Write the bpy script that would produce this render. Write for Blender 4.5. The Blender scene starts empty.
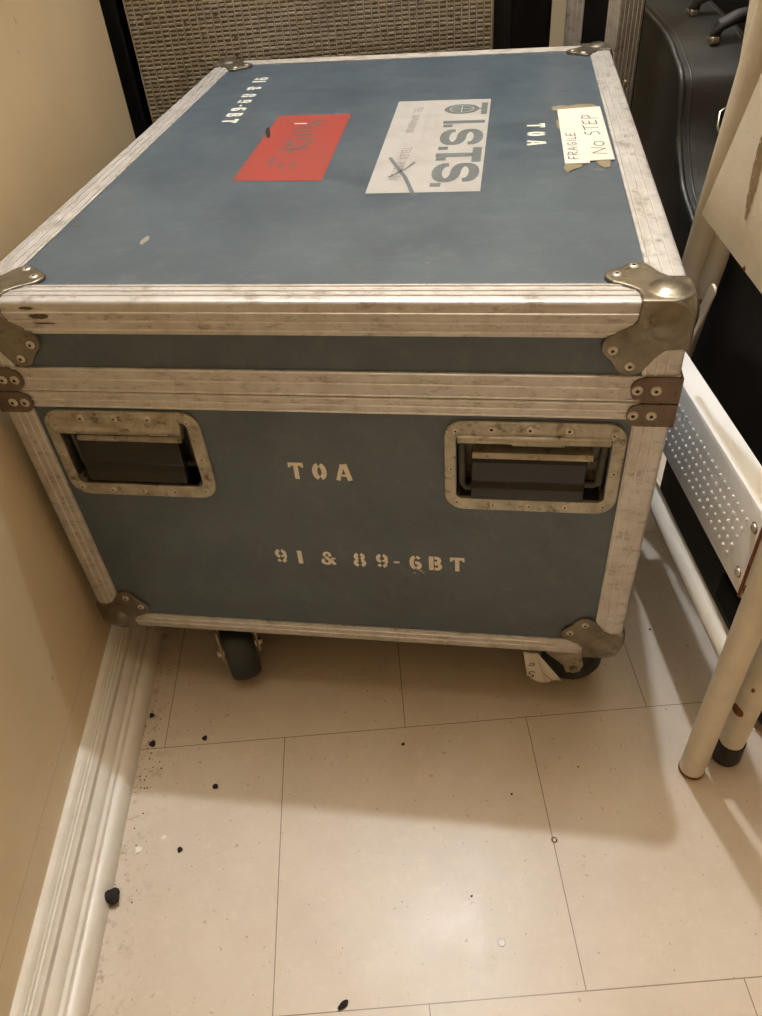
import bpy, bmesh, math, random
from mathutils import Vector, Matrix, Euler
random.seed(7)
S = bpy.context.scene
COL = S.collection
PI = math.pi

# ------------------------------------------------------------------ camera, world, exposure
cd = bpy.data.cameras.new('camera'); cam = bpy.data.objects.new('camera', cd); COL.objects.link(cam)
cam.location = (0.1516, -0.5374, 0.8609)
cam.rotation_euler = (0.8333, 0.0678, -0.0535)
cd.sensor_fit = 'HORIZONTAL'; cd.sensor_width = 36; cd.lens = 36.608
cd.clip_start = 0.01
S.camera = cam
S.view_settings.view_transform = 'Standard'; S.view_settings.look = 'None'
S.view_settings.exposure = 0.0; S.view_settings.gamma = 1; S.view_settings.use_curve_mapping = False
LAMP = (0.285, 0.83, 3.11); LAMP_R = 0.038; LAMP_E = 2420.0
FILL_E = 4.9; FILL_COL = (1.0, .86, .66, 1)  # strength and tint of the unseen panel added for fill
w = bpy.data.worlds.new('world'); S.world = w; w.use_nodes = True
w.node_tree.nodes['Background'].inputs[0].default_value = (1.0, 0.88, 0.72, 1)
w.node_tree.nodes['Background'].inputs[1].default_value = 0.12

# ------------------------------------------------------------------ materials
def srgb(r, g, b):
    f = lambda c: (c/255/12.92) if c/255 <= .04045 else ((c/255+.055)/1.055)**2.4
    return (f(r), f(g), f(b), 1)
class Nt:
    def __init__(s, name):
        s.m = bpy.data.materials.new(name); s.m.use_nodes = True
        s.t = s.m.node_tree; s.b = s.t.nodes['Principled BSDF']
        s.tc = s.t.nodes.new('ShaderNodeTexCoord')
    def n(s, typ, **k):
        o = s.t.nodes.new(typ)
        for a, v in k.items(): setattr(o, a, v)
        return o
    def l(s, a, b): s.t.links.new(a, b)
    def noise(s, scale, detail=4, rough=.6, stretch=None, coord='Object', dist=0):
        o = s.n('ShaderNodeTexNoise'); o.inputs['Scale'].default_value = scale
        o.inputs['Detail'].default_value = detail; o.inputs['Roughness'].default_value = rough
        o.inputs['Distortion'].default_value = dist
        mp = s.n('ShaderNodeMapping'); s.l(s.tc.outputs[coord], mp.inputs[0])
        if stretch: mp.inputs['Scale'].default_value = stretch
        s.l(mp.outputs[0], o.inputs['Vector']); return o.outputs['Fac']
    def ramp(s, fac, p0, p1, v0=0., v1=1.):
        o = s.n('ShaderNodeMapRange'); o.clamp = True
        s.l(fac, o.inputs[0]); o.inputs[1].default_value = p0; o.inputs[2].default_value = p1
        o.inputs[3].default_value = v0; o.inputs[4].default_value = v1; return o.outputs[0]
    def mix(s, fac, a, b):
        o = s.n('ShaderNodeMix'); o.data_type = 'RGBA'
        for k, v in ((0, fac), (6, a), (7, b)):
            if isinstance(v, (tuple, float, int)): o.inputs[k].default_value = v
            else: s.l(v, o.inputs[k])
        return o.outputs[2]
    def math(s, op, a, b=0.):
        o = s.n('ShaderNodeMath'); o.operation = op
        for k, v in ((0, a), (1, b)):
            if isinstance(v, (float, int)): o.inputs[k].default_value = v
            else: s.l(v, o.inputs[k])
        return o.outputs[0]
    def bump(s, h, strength=.2, dist=.001):
        o = s.n('ShaderNodeBump'); o.inputs['Strength'].default_value = strength; o.inputs['Distance'].default_value = dist
        s.l(h, o.inputs['Height']); s.l(o.outputs[0], s.b.inputs['Normal'])
    def fin(s, col=None, rough=.5, metal=0., spec=.5):
        if col is not None:
            if isinstance(col, tuple): s.b.inputs['Base Color'].default_value = col
            else: s.l(col, s.b.inputs['Base Color'])
        if isinstance(rough, (float, int)): s.b.inputs['Roughness'].default_value = rough
        else: s.l(rough, s.b.inputs['Roughness'])
        s.b.inputs['Metallic'].default_value = metal
        s.b.inputs['Specular IOR Level'].default_value = spec
        return s.m

def blotchy(name, base, other, scale=20, lo=.45, hi=.7, rough=.5, metal=0., spec=.5, third=None, tscale=60, tlo=.62, thi=.7, bump=0, bscale=200, stretch=None):
    k = Nt(name)
    c = k.mix(k.ramp(k.noise(scale, 5, .65, stretch), lo, hi), base, other)
    if third: c = k.mix(k.ramp(k.noise(tscale, 6, .7), tlo, thi), c, third)
    if bump: k.bump(k.noise(bscale, 3), bump, .0006)
    return k.fin(c, rough, metal, spec)

M = {}
# floor: 12 inch vinyl tiles, joints staggered by half a tile
T = .3048
k = Nt('vinyl_tile')
br = k.n('ShaderNodeTexBrick'); br.offset = .5; br.offset_frequency = 2; br.squash = 1
k.l(k.tc.outputs['Object'], br.inputs['Vector'])
br.inputs['Scale'].default_value = 1; br.inputs['Mortar Size'].default_value = .0006; br.inputs['Mortar Smooth'].default_value = .1
br.inputs['Brick Width'].default_value = T; br.inputs['Row Height'].default_value = T
base = k.mix(k.ramp(k.noise(9, 6, .7), .35, .7), srgb(206, 193, 174), srgb(195, 180, 160))
base = k.mix(k.ramp(k.noise(70, 3, .6, (1, 1.6, 1), dist=1.5), .56, .68, 0, .22), base, srgb(224, 206, 178))
base = k.mix(k.ramp(k.noise(110, 2, .5), .68, .74, 0, .5), base, srgb(150, 122, 92))
base = k.mix(k.ramp(k.noise(16, 7, .8, (7, .9, 1)), .63, .72, 0, .28), base, srgb(132, 112, 90))
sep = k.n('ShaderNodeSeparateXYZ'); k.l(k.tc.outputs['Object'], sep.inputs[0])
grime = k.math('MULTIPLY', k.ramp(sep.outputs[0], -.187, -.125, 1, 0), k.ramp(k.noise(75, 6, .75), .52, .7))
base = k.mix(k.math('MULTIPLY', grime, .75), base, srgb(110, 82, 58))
mort = k.mix(k.math('MULTIPLY', br.outputs['Fac'], .85), base, srgb(120, 104, 84))
k.l(k.ramp(k.noise(14, 5, .7),   .3, .7, .27, .36), k.b.inputs['Roughness'])
k.bump(k.noise(60, 4), .06, .001)
k.l(mort, k.b.inputs['Base Color']); k.b.inputs['Specular IOR Level'].default_value = .25
M['floor'] = k.m
# wall: cream paint
k = Nt('cream_wall_paint')
c = k.mix(k.ramp(k.noise(5, 5, .6), .35, .7), srgb(220, 201, 164), srgb(211, 191, 153))
c = k.mix(k.ramp(k.noise(45, 6, .7), .66, .72, 0, .5), c, srgb(140, 112, 84))
c = k.mix(k.ramp(k.noise(8, 3, .5, (1, 1, 5)), .62, .72, 0, .3), c, srgb(214, 196, 170))
sep = k.n('ShaderNodeSeparateXYZ'); k.l(k.tc.outputs['Object'], sep.inputs[0])
zz = k.math('ADD', sep.outputs[2], k.math('MULTIPLY', k.noise(6, 3), .01))
ln = k.ramp(k.math('ABSOLUTE', k.math('SUBTRACT', zz, .106)), .0004, .0014, .3, 0)
c = k.mix(ln, c, srgb(140, 120, 96))
k.bump(k.noise(90, 3), .15, .001)
M['wall'] = k.fin(c, .42, 0, .4)
M['dimwall'] = blotchy('dim_unseen_wall', srgb(168, 140, 102), srgb(158, 130, 94), 6, rough=.7)  # unseen front and right walls, coloured darker to cut bounced light
M['ceiling'] = blotchy('ceiling_paint', srgb(225, 218, 205), srgb(218, 210, 196), 4, rough=.8)
M['trim'] = blotchy('trim_paint', srgb(224, 216, 202), srgb(214, 205, 188), 30, rough=.38, third=srgb(130, 112, 88), tscale=90, tlo=.66, thi=.74)
# case laminate
k = Nt('blue_laminate')
c = k.mix(k.ramp(k.noise(7, 6, .7), .35, .7), srgb(58, 73, 87), srgb(76, 91, 101))
c = k.mix(k.ramp(k.noise(30, 8, .8, (1, 1.6, 1)), .50, .70, 0, .38), c, srgb(108, 116, 114))
c = k.mix(k.ramp(k.noise(26, 8, .8, (5, 1, 3), dist=1), .62, .72, 0, .4), c, srgb(52, 58, 60))
c = k.mix(k.ramp(k.noise(70, 5, .7), .70, .74, 0, .6), c, srgb(150, 150, 138))
k.bump(k.noise(300, 3), .08, .0004)
M['blue'] = k.fin(c, k.ramp(k.noise(12, 4), .3, .7, .34, .48), 0, .85)
M['hole'] = blotchy('handle_pocket_paint', srgb(40, 38, 34), srgb(52, 48, 42), 30, rough=.7)
# aluminium with dirt and scuffs
k = Nt('worn_aluminium')
c = k.mix(k.ramp(k.noise(25, 6, .7), .4, .7), srgb(212, 211, 210), srgb(190, 187, 183))
c = k.mix(k.ramp(k.noise(38, 7, .75, (1, 1, 2.5)), .52, .66, 0, .75), c, srgb(132, 120, 104))
c = k.mix(k.ramp(k.noise(90, 5, .8, (4, 1, 1)), .66, .72, 0, .6), c, srgb(84, 74, 60))
k.bump(k.noise(220, 4, .7), .2, .0005)
M['alu'] = k.fin(c, k.ramp(k.noise(40, 4), .3, .7, .38, .58), .6, .5)
M['ridge'] = blotchy('polished_aluminium_ridge', srgb(226, 224, 220), srgb(196, 190, 182), 50, rough=.3, metal=.45)
k = Nt('dark_steel_corner')
c = k.mix(k.ramp(k.noise(40, 6, .7), .4, .65), srgb(138, 132, 118), srgb(112, 104, 90))
c = k.mix(k.ramp(k.noise(90, 6, .7), .6, .7, 0, .7), c, srgb(78, 68, 56))
k.bump(k.noise(150, 3), .12, .0005)
M['corner'] = k.fin(c, k.ramp(k.noise(50, 4), .3, .7, .25, .42), .8, .5)
M['rustplate'] = blotchy('rusty_steel_plate', srgb(120, 106, 92), srgb(102, 88, 76), 60, rough=.5, metal=.6, third=srgb(80, 46, 30), tscale=120, tlo=.6, thi=.68)
M['zinc'] = blotchy('stained_zinc_plate', srgb(188, 184, 170), srgb(158, 152, 136), 45, .4, .62, rough=.42, metal=.6, third=srgb(108, 98, 80), tscale=80, tlo=.55, thi=.66)
M['rivet'] = blotchy('aluminium_rivet', srgb(206, 200, 188), srgb(176, 168, 150), 200, rough=.35, metal=.6)
M['rivethole'] = Nt('rivet_hole').fin(srgb(46, 38, 32), .8)
M['blacksteel'] = blotchy('black_handle_steel', srgb(74, 72, 62), srgb(56, 52, 46), 80, rough=.35, metal=.4, third=srgb(120, 112, 92), tscale=150, tlo=.64, thi=.7)
M['grip'] = blotchy('black_rubber_grip', srgb(26, 26, 23), srgb(20, 19, 17), 60, rough=.26, third=srgb(72, 68, 56), tscale=150, tlo=.66, thi=.72)
M['wheel'] = blotchy('green_black_wheel_rubber', srgb(34, 42, 42), srgb(24, 29, 29), 60, rough=.5)
M['paint'] = blotchy('white_stencil_paint', srgb(244, 240, 226), srgb(222, 216, 200), 180, .5, .75, rough=.6, third=srgb(150, 152, 146), tscale=320, tlo=.63, thi=.73)
M['paper'] = blotchy('white_paper', srgb(222, 218, 208), srgb(214, 208, 196), 30, rough=.7)
M['sticker'] = blotchy('white_vinyl_sticker', srgb(180, 178, 174), srgb(170, 166, 160), 25, rough=.45, third=srgb(160, 158, 154), tscale=70, tlo=.6, thi=.72)
M['red'] = blotchy('red_vinyl_sticker', srgb(150, 56, 46), srgb(144, 64, 56), 30, rough=.5, third=srgb(138, 80, 72), tscale=80, tlo=.58, thi=.7)
M['stickergrey'] = blotchy('grey_sticker_print', srgb(98, 106, 108), srgb(108, 114, 114), 60, rough=.5)
M['faintprint'] = blotchy('faded_print', srgb(176, 172, 164), srgb(186, 180, 170), 200, rough=.5)
M['wornprint'] = blotchy('worn_grey_print', srgb(88, 88, 90), srgb(132, 66, 60), 220, .42, .62, rough=.5)
M['ink'] = Nt('pen_ink').fin(srgb(84, 84, 92), .6)
M['tape'] = blotchy('old_yellow_tape', srgb(150, 138, 110), srgb(128, 120, 100), 90, rough=.3)
M['cream'] = blotchy('cream_metal_paint', srgb(222, 214, 196), srgb(212, 203, 184), 30, rough=.4, third=srgb(160, 140, 112), tscale=70, tlo=.68, thi=.76)
M['whitemetal'] = blotchy('white_metal_paint', srgb(246, 244, 240), srgb(238, 235, 228), 20, rough=.5, third=srgb(186, 172, 150), tscale=60, tlo=.68, thi=.76)
M['rust'] = blotchy('rust', srgb(132, 78, 40), srgb(82, 40, 22), 200, rough=.85)
M['blackrub'] = blotchy('black_rubber', srgb(34, 30, 28), srgb(42, 38, 34), 60, rough=.6)
M['vinylblack'] = blotchy('black_case_vinyl', srgb(24, 22, 20), srgb(32, 28, 26), 60, rough=.55, spec=.3, bump=.5, bscale=260)
M['matteblack'] = blotchy('matte_black_panel', srgb(17, 15, 14), srgb(23, 21, 19), 40, rough=.8, spec=.15)
M['guitar'] = blotchy('grained_black_hardcase', srgb(40, 38, 34), srgb(32, 31, 28), 30, rough=.42, spec=.5, bump=.5, bscale=320)
M['chrome'] = blotchy('dull_chrome', srgb(190, 184, 170), srgb(150, 142, 126), 100, rough=.25, metal=.9)
M['dirt'] = blotchy('black_dirt', srgb(30, 24, 22), srgb(44, 34, 28), 300, rough=.9)
M['chip'] = Nt('white_paint_chip').fin(srgb(228, 220, 204), .6)
M['stain'] = blotchy('floor_stain', srgb(150, 134, 112), srgb(168, 150, 124), 200, rough=.3)
# grille cloth: silver basket weave
k = Nt('silver_weave')
c = k.mix(k.ramp(k.noise(14, 5, .7), .35, .7), srgb(208, 202, 188), srgb(186, 179, 163))
c = k.mix(k.ramp(k.noise(110, 3, .6), .6, .68, 0, .8), c, srgb(84, 76, 58))
c = k.mix(k.ramp(k.noise(3, 3, .6, (4, 1, .6)), .55, .75, 0, .5), c, srgb(104, 92, 68))
M['weave'] = k.fin(c, .35, .35, .5)
M['weaveback'] = Nt('weave_backing').fin(srgb(132, 122, 104), .8)
k = Nt('fill_diffuser'); k.b.inputs['Emission Color'].default_value = FILL_COL; k.b.inputs['Emission Strength'].default_value = FILL_E  # glow of the added fill panel
M['diffuser'] = k.fin((.9, .9, .85, 1), .5)
k = Nt('lamp_glass'); k.b.inputs['Emission Color'].default_value = (.92, 1.0, 1.12, 1); k.b.inputs['Emission Strength'].default_value = LAMP_E
M['lamp'] = k.fin((.9, .9, .85, 1), .3)

# ------------------------------------------------------------------ mesh helpers
class MB:
    def __init__(s): s.bm = bmesh.new(); s.mat = 0
    def face(s, vs, m=None):
        try:
            f = s.bm.faces.new(vs); f.material_index = s.mat if m is None else m; return f
        except ValueError: return None
    def box(s, a, b, mtx=None, m=None):
        vs = []
        for x in (a[0], b[0]):
            for y in (a[1], b[1]):
                for z in (a[2], b[2]):
                    p = Vector((x, y, z)); vs.append(s.bm.verts.new(mtx @ p if mtx else p))
        for q in ((0,1,3,2),(4,6,7,5),(0,4,5,1),(2,3,7,6),(0,2,6,4),(1,5,7,3)): s.face([vs[i] for i in q], m)
        return s
    def prism(s, pts, f0, f1, m=None, cap=True):
        """pts 2D outline; f0, f1 map (a,b)->3D for the two ends"""
        A = [s.bm.verts.new(f0(*p)) for p in pts]; B = [s.bm.verts.new(f1(*p)) for p in pts]
        n = len(pts)
        for i in range(n): s.face([A[i], A[(i+1) % n], B[(i+1) % n], B[i]], m)
        if cap: s.face(A[::-1], m); s.face(B, m)
        return s
    def tube(s, path, r, seg=16, cap=True, m=None, flat=None, up=(0, 0, 1)):
        P = [Vector(p) for p in path]; rings = []
        up = Vector(up)
        for i, p in enumerate(P):
            d = (P[min(i+1, len(P)-1)] - P[max(i-1, 0)]).normalized()
            u = d.cross(up if abs(d.dot(up)) < .95 else Vector((0, 1, 0))).normalized(); v = d.cross(u).normalized()
            rr = r[i] if isinstance(r, (list, tuple)) else r
            rings.append([s.bm.verts.new(p + u*rr*math.cos(2*PI*j/seg) + v*rr*(flat or 1)*math.sin(2*PI*j/seg)) for j in range(seg)])
        for a, b in zip(rings, rings[1:]):
            for j in range(seg): s.face([a[j], a[(j+1) % seg], b[(j+1) % seg], b[j]], m)
        if cap: s.face(rings[0][::-1], m); s.face(rings[-1], m)
        return s
    def lathe(s, prof, o, ax, seg=20, mats=None):
        """prof [(r,h)] around axis ax from o"""
        o = Vector(o); ax = Vector(ax).normalized()
        u = ax.orthogonal().normalized(); v = ax.cross(u); rings = []
        for r, h in prof:
            if r < 1e-7: rings.append([s.bm.verts.new(o + ax*h)])
            else: rings.append([s.bm.verts.new(o + ax*h + u*r*math.cos(2*PI*j/seg) + v*r*math.sin(2*PI*j/seg)) for j in range(seg)])
        for i, (a, b) in enumerate(zip(rings, rings[1:])):
            mi = mats[i] if mats else None
            for j in range(seg):
                q = [a[j % len(a)], a[(j+1) % len(a)], b[(j+1) % len(b)], b[j % len(b)]]
                q = list(dict.fromkeys(q))
                if len(q) > 2: s.face(q, mi)
        return s
    def done(s, name, mat, parent=None, smooth=None, bevel=0, keepnorm=False):
        if not keepnorm: bmesh.ops.recalc_face_normals(s.bm, faces=s.bm.faces)
        me = bpy.data.meshes.new(name); s.bm.to_mesh(me); s.bm.free()
        for mm in (mat if isinstance(mat, (list, tuple)) else [mat]): me.materials.append(mm)
        o = bpy.data.objects.new(name, me); COL.objects.link(o)
        if parent is not None: o.parent = parent
        if smooth is not None:
            me.shade_smooth()
            me.set_sharp_from_angle(angle=math.radians(smooth))
        if bevel:
            b = o.modifiers.new('bevel', 'BEVEL'); b.width = bevel; b.segments = 2; b.limit_method = 'ANGLE'
        return o

    def done_r(s, name, parent, p0, da, db):
        """finish an extrusion whose raised ridges are polished"""
        for f in s.bm.faces:
            if len(f.verts) != 4: continue
            c = f.calc_center_median()-p0
            if da is None:
                if c.dot(db) > .0003: f.material_index = 1
            elif c.dot(da) < -.0003 or c.dot(db) < -.0003: f.material_index = 1
        return s.done(name, [M['alu'], M['ridge']], parent, smooth=30)

def thing(name, label, cat, loc=(0, 0, 0), rz=0, group=None):
    o = bpy.data.objects.new(name, None); COL.objects.link(o); o.empty_display_size = .05
    o.location = loc; o.rotation_euler = (0, 0, rz); o['label'] = label; o['category'] = cat
    if group: o['group'] = group
    return o
def tag(o, label, cat, group=None, kind=None):
    o['label'] = label; o['category'] = cat
    if group: o['group'] = group
    if kind: o['kind'] = kind
    return o
def struct(o): o['kind'] = 'structure'; return o
def rrect(x0, y0, x1, y1, r, n=6):
    pts = []
    for cx, cy, a in ((x1-r, y1-r, 0), (x0+r, y1-r, PI/2), (x0+r, y0+r, PI), (x1-r, y0+r, 1.5*PI)):
        for i in range(n+1): t = a + PI/2*i/n; pts.append((cx+r*math.cos(t), cy+r*math.sin(t)))
    return pts

# stroke writing -----------------------------------------------------------------
def arc(cx, cy, rx, ry, a0, a1, n=10): return [(cx+rx*math.cos(math.radians(a0+(a1-a0)*i/n)), cy+ry*math.sin(math.radians(a0+(a1-a0)*i/n))) for i in range(n+1)]
def ribbon(mb, pts, wd, to3, m=None):
    P = [Vector(p) for p in pts]; L, R = [], []
    for i, p in enumerate(P):
        a = (p-P[i-1]).normalized() if i else (P[1]-p).normalized()
        b = (P[i+1]-p).normalized() if i < len(P)-1 else a
        t = (a+b)
        t = t.normalized() if t.length > 1e-4 else a
        n = Vector((-t.y, t.x)); c = max(.5, n.dot(Vector((-a.y, a.x))))
        L.append(mb.bm.verts.new(to3(*(p+n*wd/2/c)))); R.append(mb.bm.verts.new(to3(*(p-n*wd/2/c))))
    for i in range(len(P)-1): mb.face([R[i], R[i+1], L[i+1], L[i]], m)
def poly(mb, pts, to3, m=None): mb.face([mb.bm.verts.new(to3(*p)) for p in pts], m)
# stencil glyphs: (width, [(stroke width, polyline)])
t_ = .2
STEN = {
 'T': (.72, [(.2, [(0, .9), (.72, .9)]), (.12, [(.05, .84), (.05, .7)]), (.12, [(.67, .84), (.67, .7)]), (.22, [(.36, .84), (.36, 0)])]),
 'O': (.7, [(.25, arc(.32, .5, .19, .39, 95, 265)), (.25, arc(.38, .5, .19, .39, 85, -85))]),
 'A': (.78, [(.2, [(.1, 0), (.36, .96)]), (.24, [(.46, 1), (.68, 0)]), (.12, [(.3, .3), (.52, .3)])]),
 '9': (.62, [(.2, arc(.27, .68, .17, .23, 95, 265)), (.2, arc(.35, .68, .17, .23, 85, 0) + [(.52, .45), (.49, .25)] + arc(.3, .26, .19, .17, 0, -75, 6)), (.18, [(.1, .22), (.24, .1)]), (.14, [(.32, .5), (.46, .5)])]),
 '1': (.3, [(.24, [(.16, 0), (.16, .96)]), (.1, [(.04, .86), (.14, .94)])]),
 '&': (.85, [(.16, arc(.36, .74, .15, .17, -40, 220)), (.18, arc(.3, .26, .2, .17, 120, 300) + [(.62, .42)]), (.2, [(.28, .6), (.74, .06)]), (.12, [(.54, .5), (.78, .5)])]),
 '8': (.66, [(.2, arc(.29, .73, .15, .19, 100, 260)), (.2, arc(.37, .73, .15, .19, 80, -80)), (.2, arc(.28, .27, .18, .19, 100, 260)), (.2, arc(.38, .27, .18, .19, 80, -80))]),
 '-': (.4, [(.14, [(.05, .45), (.35, .45)])]),
 '6': (.64, [(.22, arc(.29, .5, .18, .41, 92, 268)), (.22, arc(.35, .29, .17, .20, 110, -88)), (.18, arc(.35, .70, .17, .21, 88, 20, 5))]),
 'B': (.7, [(.24, [(.14, 0), (.14, 1)]), (.2, [(.30, .9), (.38, .9)]+arc(.40, .72, .15, .18, 80, -80)+[(.30, .53)]), (.2, [(.30, .47)]+arc(.42, .28, .17, .19, 80, -80)+[(.30, .1)])]),
}
def write(mb, text, glyphs, to3, height, track=.35, space=.8, jitter=0):
    """writes along +a, up +b; returns the total width"""
    x = 0
    for ch in text:
        if ch == ' ': x += space*height; continue
        wdt, st = glyphs[ch]; jy = random.uniform(-jitter, jitter)
        for sw, pl in st: ribbon(mb, [((x+a*height), b*height+jy*height) for a, b in pl], sw*height, to3)
        x += (wdt+track)*height
    return x
def twidth(text, glyphs, track, space): return sum(space if c == ' ' else glyphs[c][0]+track for c in text)-track

# ------------------------------------------------------------------ the setting
WX = -.235
struct(MB().box((-.80, -3.0, -.05), (2.4, 1.85, 0)).done('floor', M['floor']))
struct(MB().box((WX-.1, -3.0, 0), (WX, .952, 3.24)).done('wall_left', M['wall'], bevel=.004))
struct(MB().box((-.80, .952, 0), (-.70, 1.75, 3.24)).done('wall_added_alcove', M['wall']))  # recess made up so the gap beside the cabinet goes dark
struct(MB().box((-.80, .86, 0), (WX-.1, .952, 3.24)).done('wall_added_return', M['wall']))  # closes the same made-up recess
struct(MB().box((-.80, 1.75, 0), (2.4, 1.85, 3.24)).done('wall_back', M['wall']))
struct(MB().box((-.335, -2.1, 0), (2.4, -2.0, 3.24)).done('wall_front', M['dimwall']))
struct(MB().box((2.3, -2.0, 0), (2.4, 1.75, 3.24)).done('wall_right', M['dimwall']))
struct(MB().box((-.80, -3.0, 3.24), (2.4, 1.85, 3.3)).done('ceiling', M['ceiling']))
prof = [(0, 0), (0, .058), (.006, .0575), (.0075, .0585), (.010, .0565), (.0115, .0525), (.013, .0535), (.0145, .0505), (.0165, .0510), (.0185, .0475), (.021, .0455), (.0215, .037),
        (.0235, .0355), (.029, .0325), (.031, .0285), (.0322, .0255), (.036, .0235), (.0375, .0195), (.0395, .0215), (.044, .0205), (.048, .0165), (.0505, .011), (.052, .004), (.052, 0)]
struct(MB().prism(prof, lambda a, b: (WX+a, -2.9, b), lambda a, b: (WX+a, .952, b)).done('baseboard_left', M['trim'], smooth=40))

lamp = thing('ceiling_light', 'round white glass globe lamp hanging from the ceiling', 'ceiling light', (LAMP[0], LAMP[1], 3.24))
MB().lathe([(0, -.001), (.07, -.001), (.07, -.02), (.045, -.04), (.03, -.045)], (0, 0, 0), (0, 0, 1), 32).done('ceiling_rose', M['chrome'], lamp, smooth=30)
g = [(0, -LAMP_R)] + [(LAMP_R*math.sin(a*PI/16), -LAMP_R*math.cos(a*PI/16)) for a in range(1, 15)]
MB().lathe(g, (0, 0, LAMP[2]-3.24), (0, 0, 1), 32).done('glass_globe', M['lamp'], lamp, smooth=60)

pnl = thing('added_fill_panel', 'large rectangular unseen diffuser panel added under the ceiling as fill light', 'ceiling light', (.62, .235, 3.24))  # out-of-view emitter added for soft fill light
MB().prism([(-.82, -.46), (.82, -.46), (.82, .46), (-.82, .46)], lambda a, b: (a, b, -.012), lambda a, b: (a, b, -.001)).done('diffuser', M['diffuser'], pnl)
mb = MB()
for a, b in (((-.85, -.49), (.85, -.46)), ((-.85, .46), (.85, .49)), ((-.85, -.46), (-.82, .46)), ((.82, -.46), (.85, .46))): mb.box((a[0], a[1], -.02), (b[0], b[1], -.0005))
mb.done('frame', M['ceiling'], pnl)

# ------------------------------------------------------------------ the flight case
W, D, H, HB, TH = .6384, .8507, .4551, .1018, -.1861
case = thing('flight_case', 'large blue flight case with aluminium edges and stencilled TOA 91 & 89-6BT lettering, on casters', 'flight case', (-.2193, .1237, 0), TH)
def C(u, v, z): return (u, v, HB+z)
ins = .0015; SEAM = H-.0945
HND = [(.0372, .2285, .2005, .3385), (.4385, .2275, .6045, .3365)]      # handle dishes (u0,z0,u1,z1) on the front
HOLE = [(h[0]+.012, h[1]+.016, h[2]-.013, h[3]-.012) for h in HND]
MB().box(C(ins, ins, SEAM+.0006), C(W-ins, D-ins, H-ins)).done('lid', M['blue'], case, bevel=.006)
mb = MB()                                            # body with two pockets for the handles
us = sorted([ins, W-ins]+[x for q in HOLE for x in (q[0], q[2])]); zs = sorted([ins, SEAM-.0006]+[x for q in HOLE for x in (q[1], q[3])])
V = {}
def vv(u, v, z):
    key = (round(u, 6), round(v, 6), round(z, 6))
    if key not in V: V[key] = mb.bm.verts.new(C(u, v, z))
    return V[key]
PD = .034
for i in range(len(us)-1):
    for j in range(len(zs)-1):
        uc, zc = (us[i]+us[i+1])/2, (zs[j]+zs[j+1])/2
        if any(q[0] < uc < q[2] and q[1] < zc < q[3] for q in HOLE): continue
        mb.face([vv(us[i], ins, zs[j]), vv(us[i+1], ins, zs[j]), vv(us[i+1], ins, zs[j+1]), vv(us[i], ins, zs[j+1])], 0)
for q in HOLE:
    c4 = [(q[0], q[1]), (q[2], q[1]), (q[2], q[3]), (q[0], q[3])]
    for n in range(4):
        a, b = c4[n], c4[(n+1) % 4]
        mb.face([vv(a[0], ins, a[1]), vv(b[0], ins, b[1]), vv(b[0], PD, b[1]), vv(a[0], PD, a[1])], 1)
    mb.face([vv(a[0], PD, a[1]) for a in c4], 1)
lo, hi = ins, SEAM-.0006
a, b, c_, d_ = [vv(u, v, lo) for u, v in ((ins, ins), (W-ins, ins), (W-ins, D-ins), (ins, D-ins))]
e, f, g_, h_ = [vv(u, v, hi) for u, v in ((ins, ins), (W-ins, ins), (W-ins, D-ins), (ins, D-ins))]
for q in ((a, b, c_, d_), (e, f, g_, h_), (b, c_, g_, f), (c_, d_, h_, g_), (d_, a, e, h_)): mb.face(q, 0)
bmesh.ops.bevel(mb.bm, geom=[e for e in mb.bm.edges if len(e.link_faces) == 2 and any(abs(v.co.z-HB-ins) < 1e-5 for v in e.verts) and e.calc_face_angle(0) > .5], offset=.006, segments=2, affect='EDGES')
mb.done('body', [M['blue'], M['hole']], case, keepnorm=False)

# L profiles with raised ridges
def Lprof(w, t=.0017, r=.004, ridges=(.2, .5, .8), wb=None):
    wb = wb or w
    A = [(w, 0)]
    for q in sorted(ridges, reverse=True):
        x = r+(w-r)*q; A += [(x+.0010, 0), (x+.0005, -.0010), (x-.0005, -.0010), (x-.0010, 0)]
    A += [(r*(1-math.sin(i*PI/8*1)), r*(1-math.cos(i*PI/8))) for i in range(0, 5)]
    for q in sorted(ridges):
        x = r+(wb-r)*q; A += [(0, x-.0010), (-.0010, x-.0005), (-.0010, x+.0005), (0, x+.0010)]
    A += [(0, wb), (t, wb), (t, t), (w, t)]
    return A
def trim(name, p0, p1, da, db, w=.032, wb=None, ridges=(.25, .55, .85)):
    """edge extrusion from p0 to p1; da / db run inward along the two faces"""
    p0, p1, da, db = Vector(p0), Vector(p1), Vector(da), Vector(db)
    return MB().prism(Lprof(w, wb=wb, ridges=ridges), lambda a, b: p0+da*a+db*b, lambda a, b: p1+da*a+db*b).done_r(name, case, p0, da, db)
X, Y, Z = Vector((1, 0, 0)), Vector((0, 1, 0)), Vector((0, 0, 1))
e_ = .004
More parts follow.
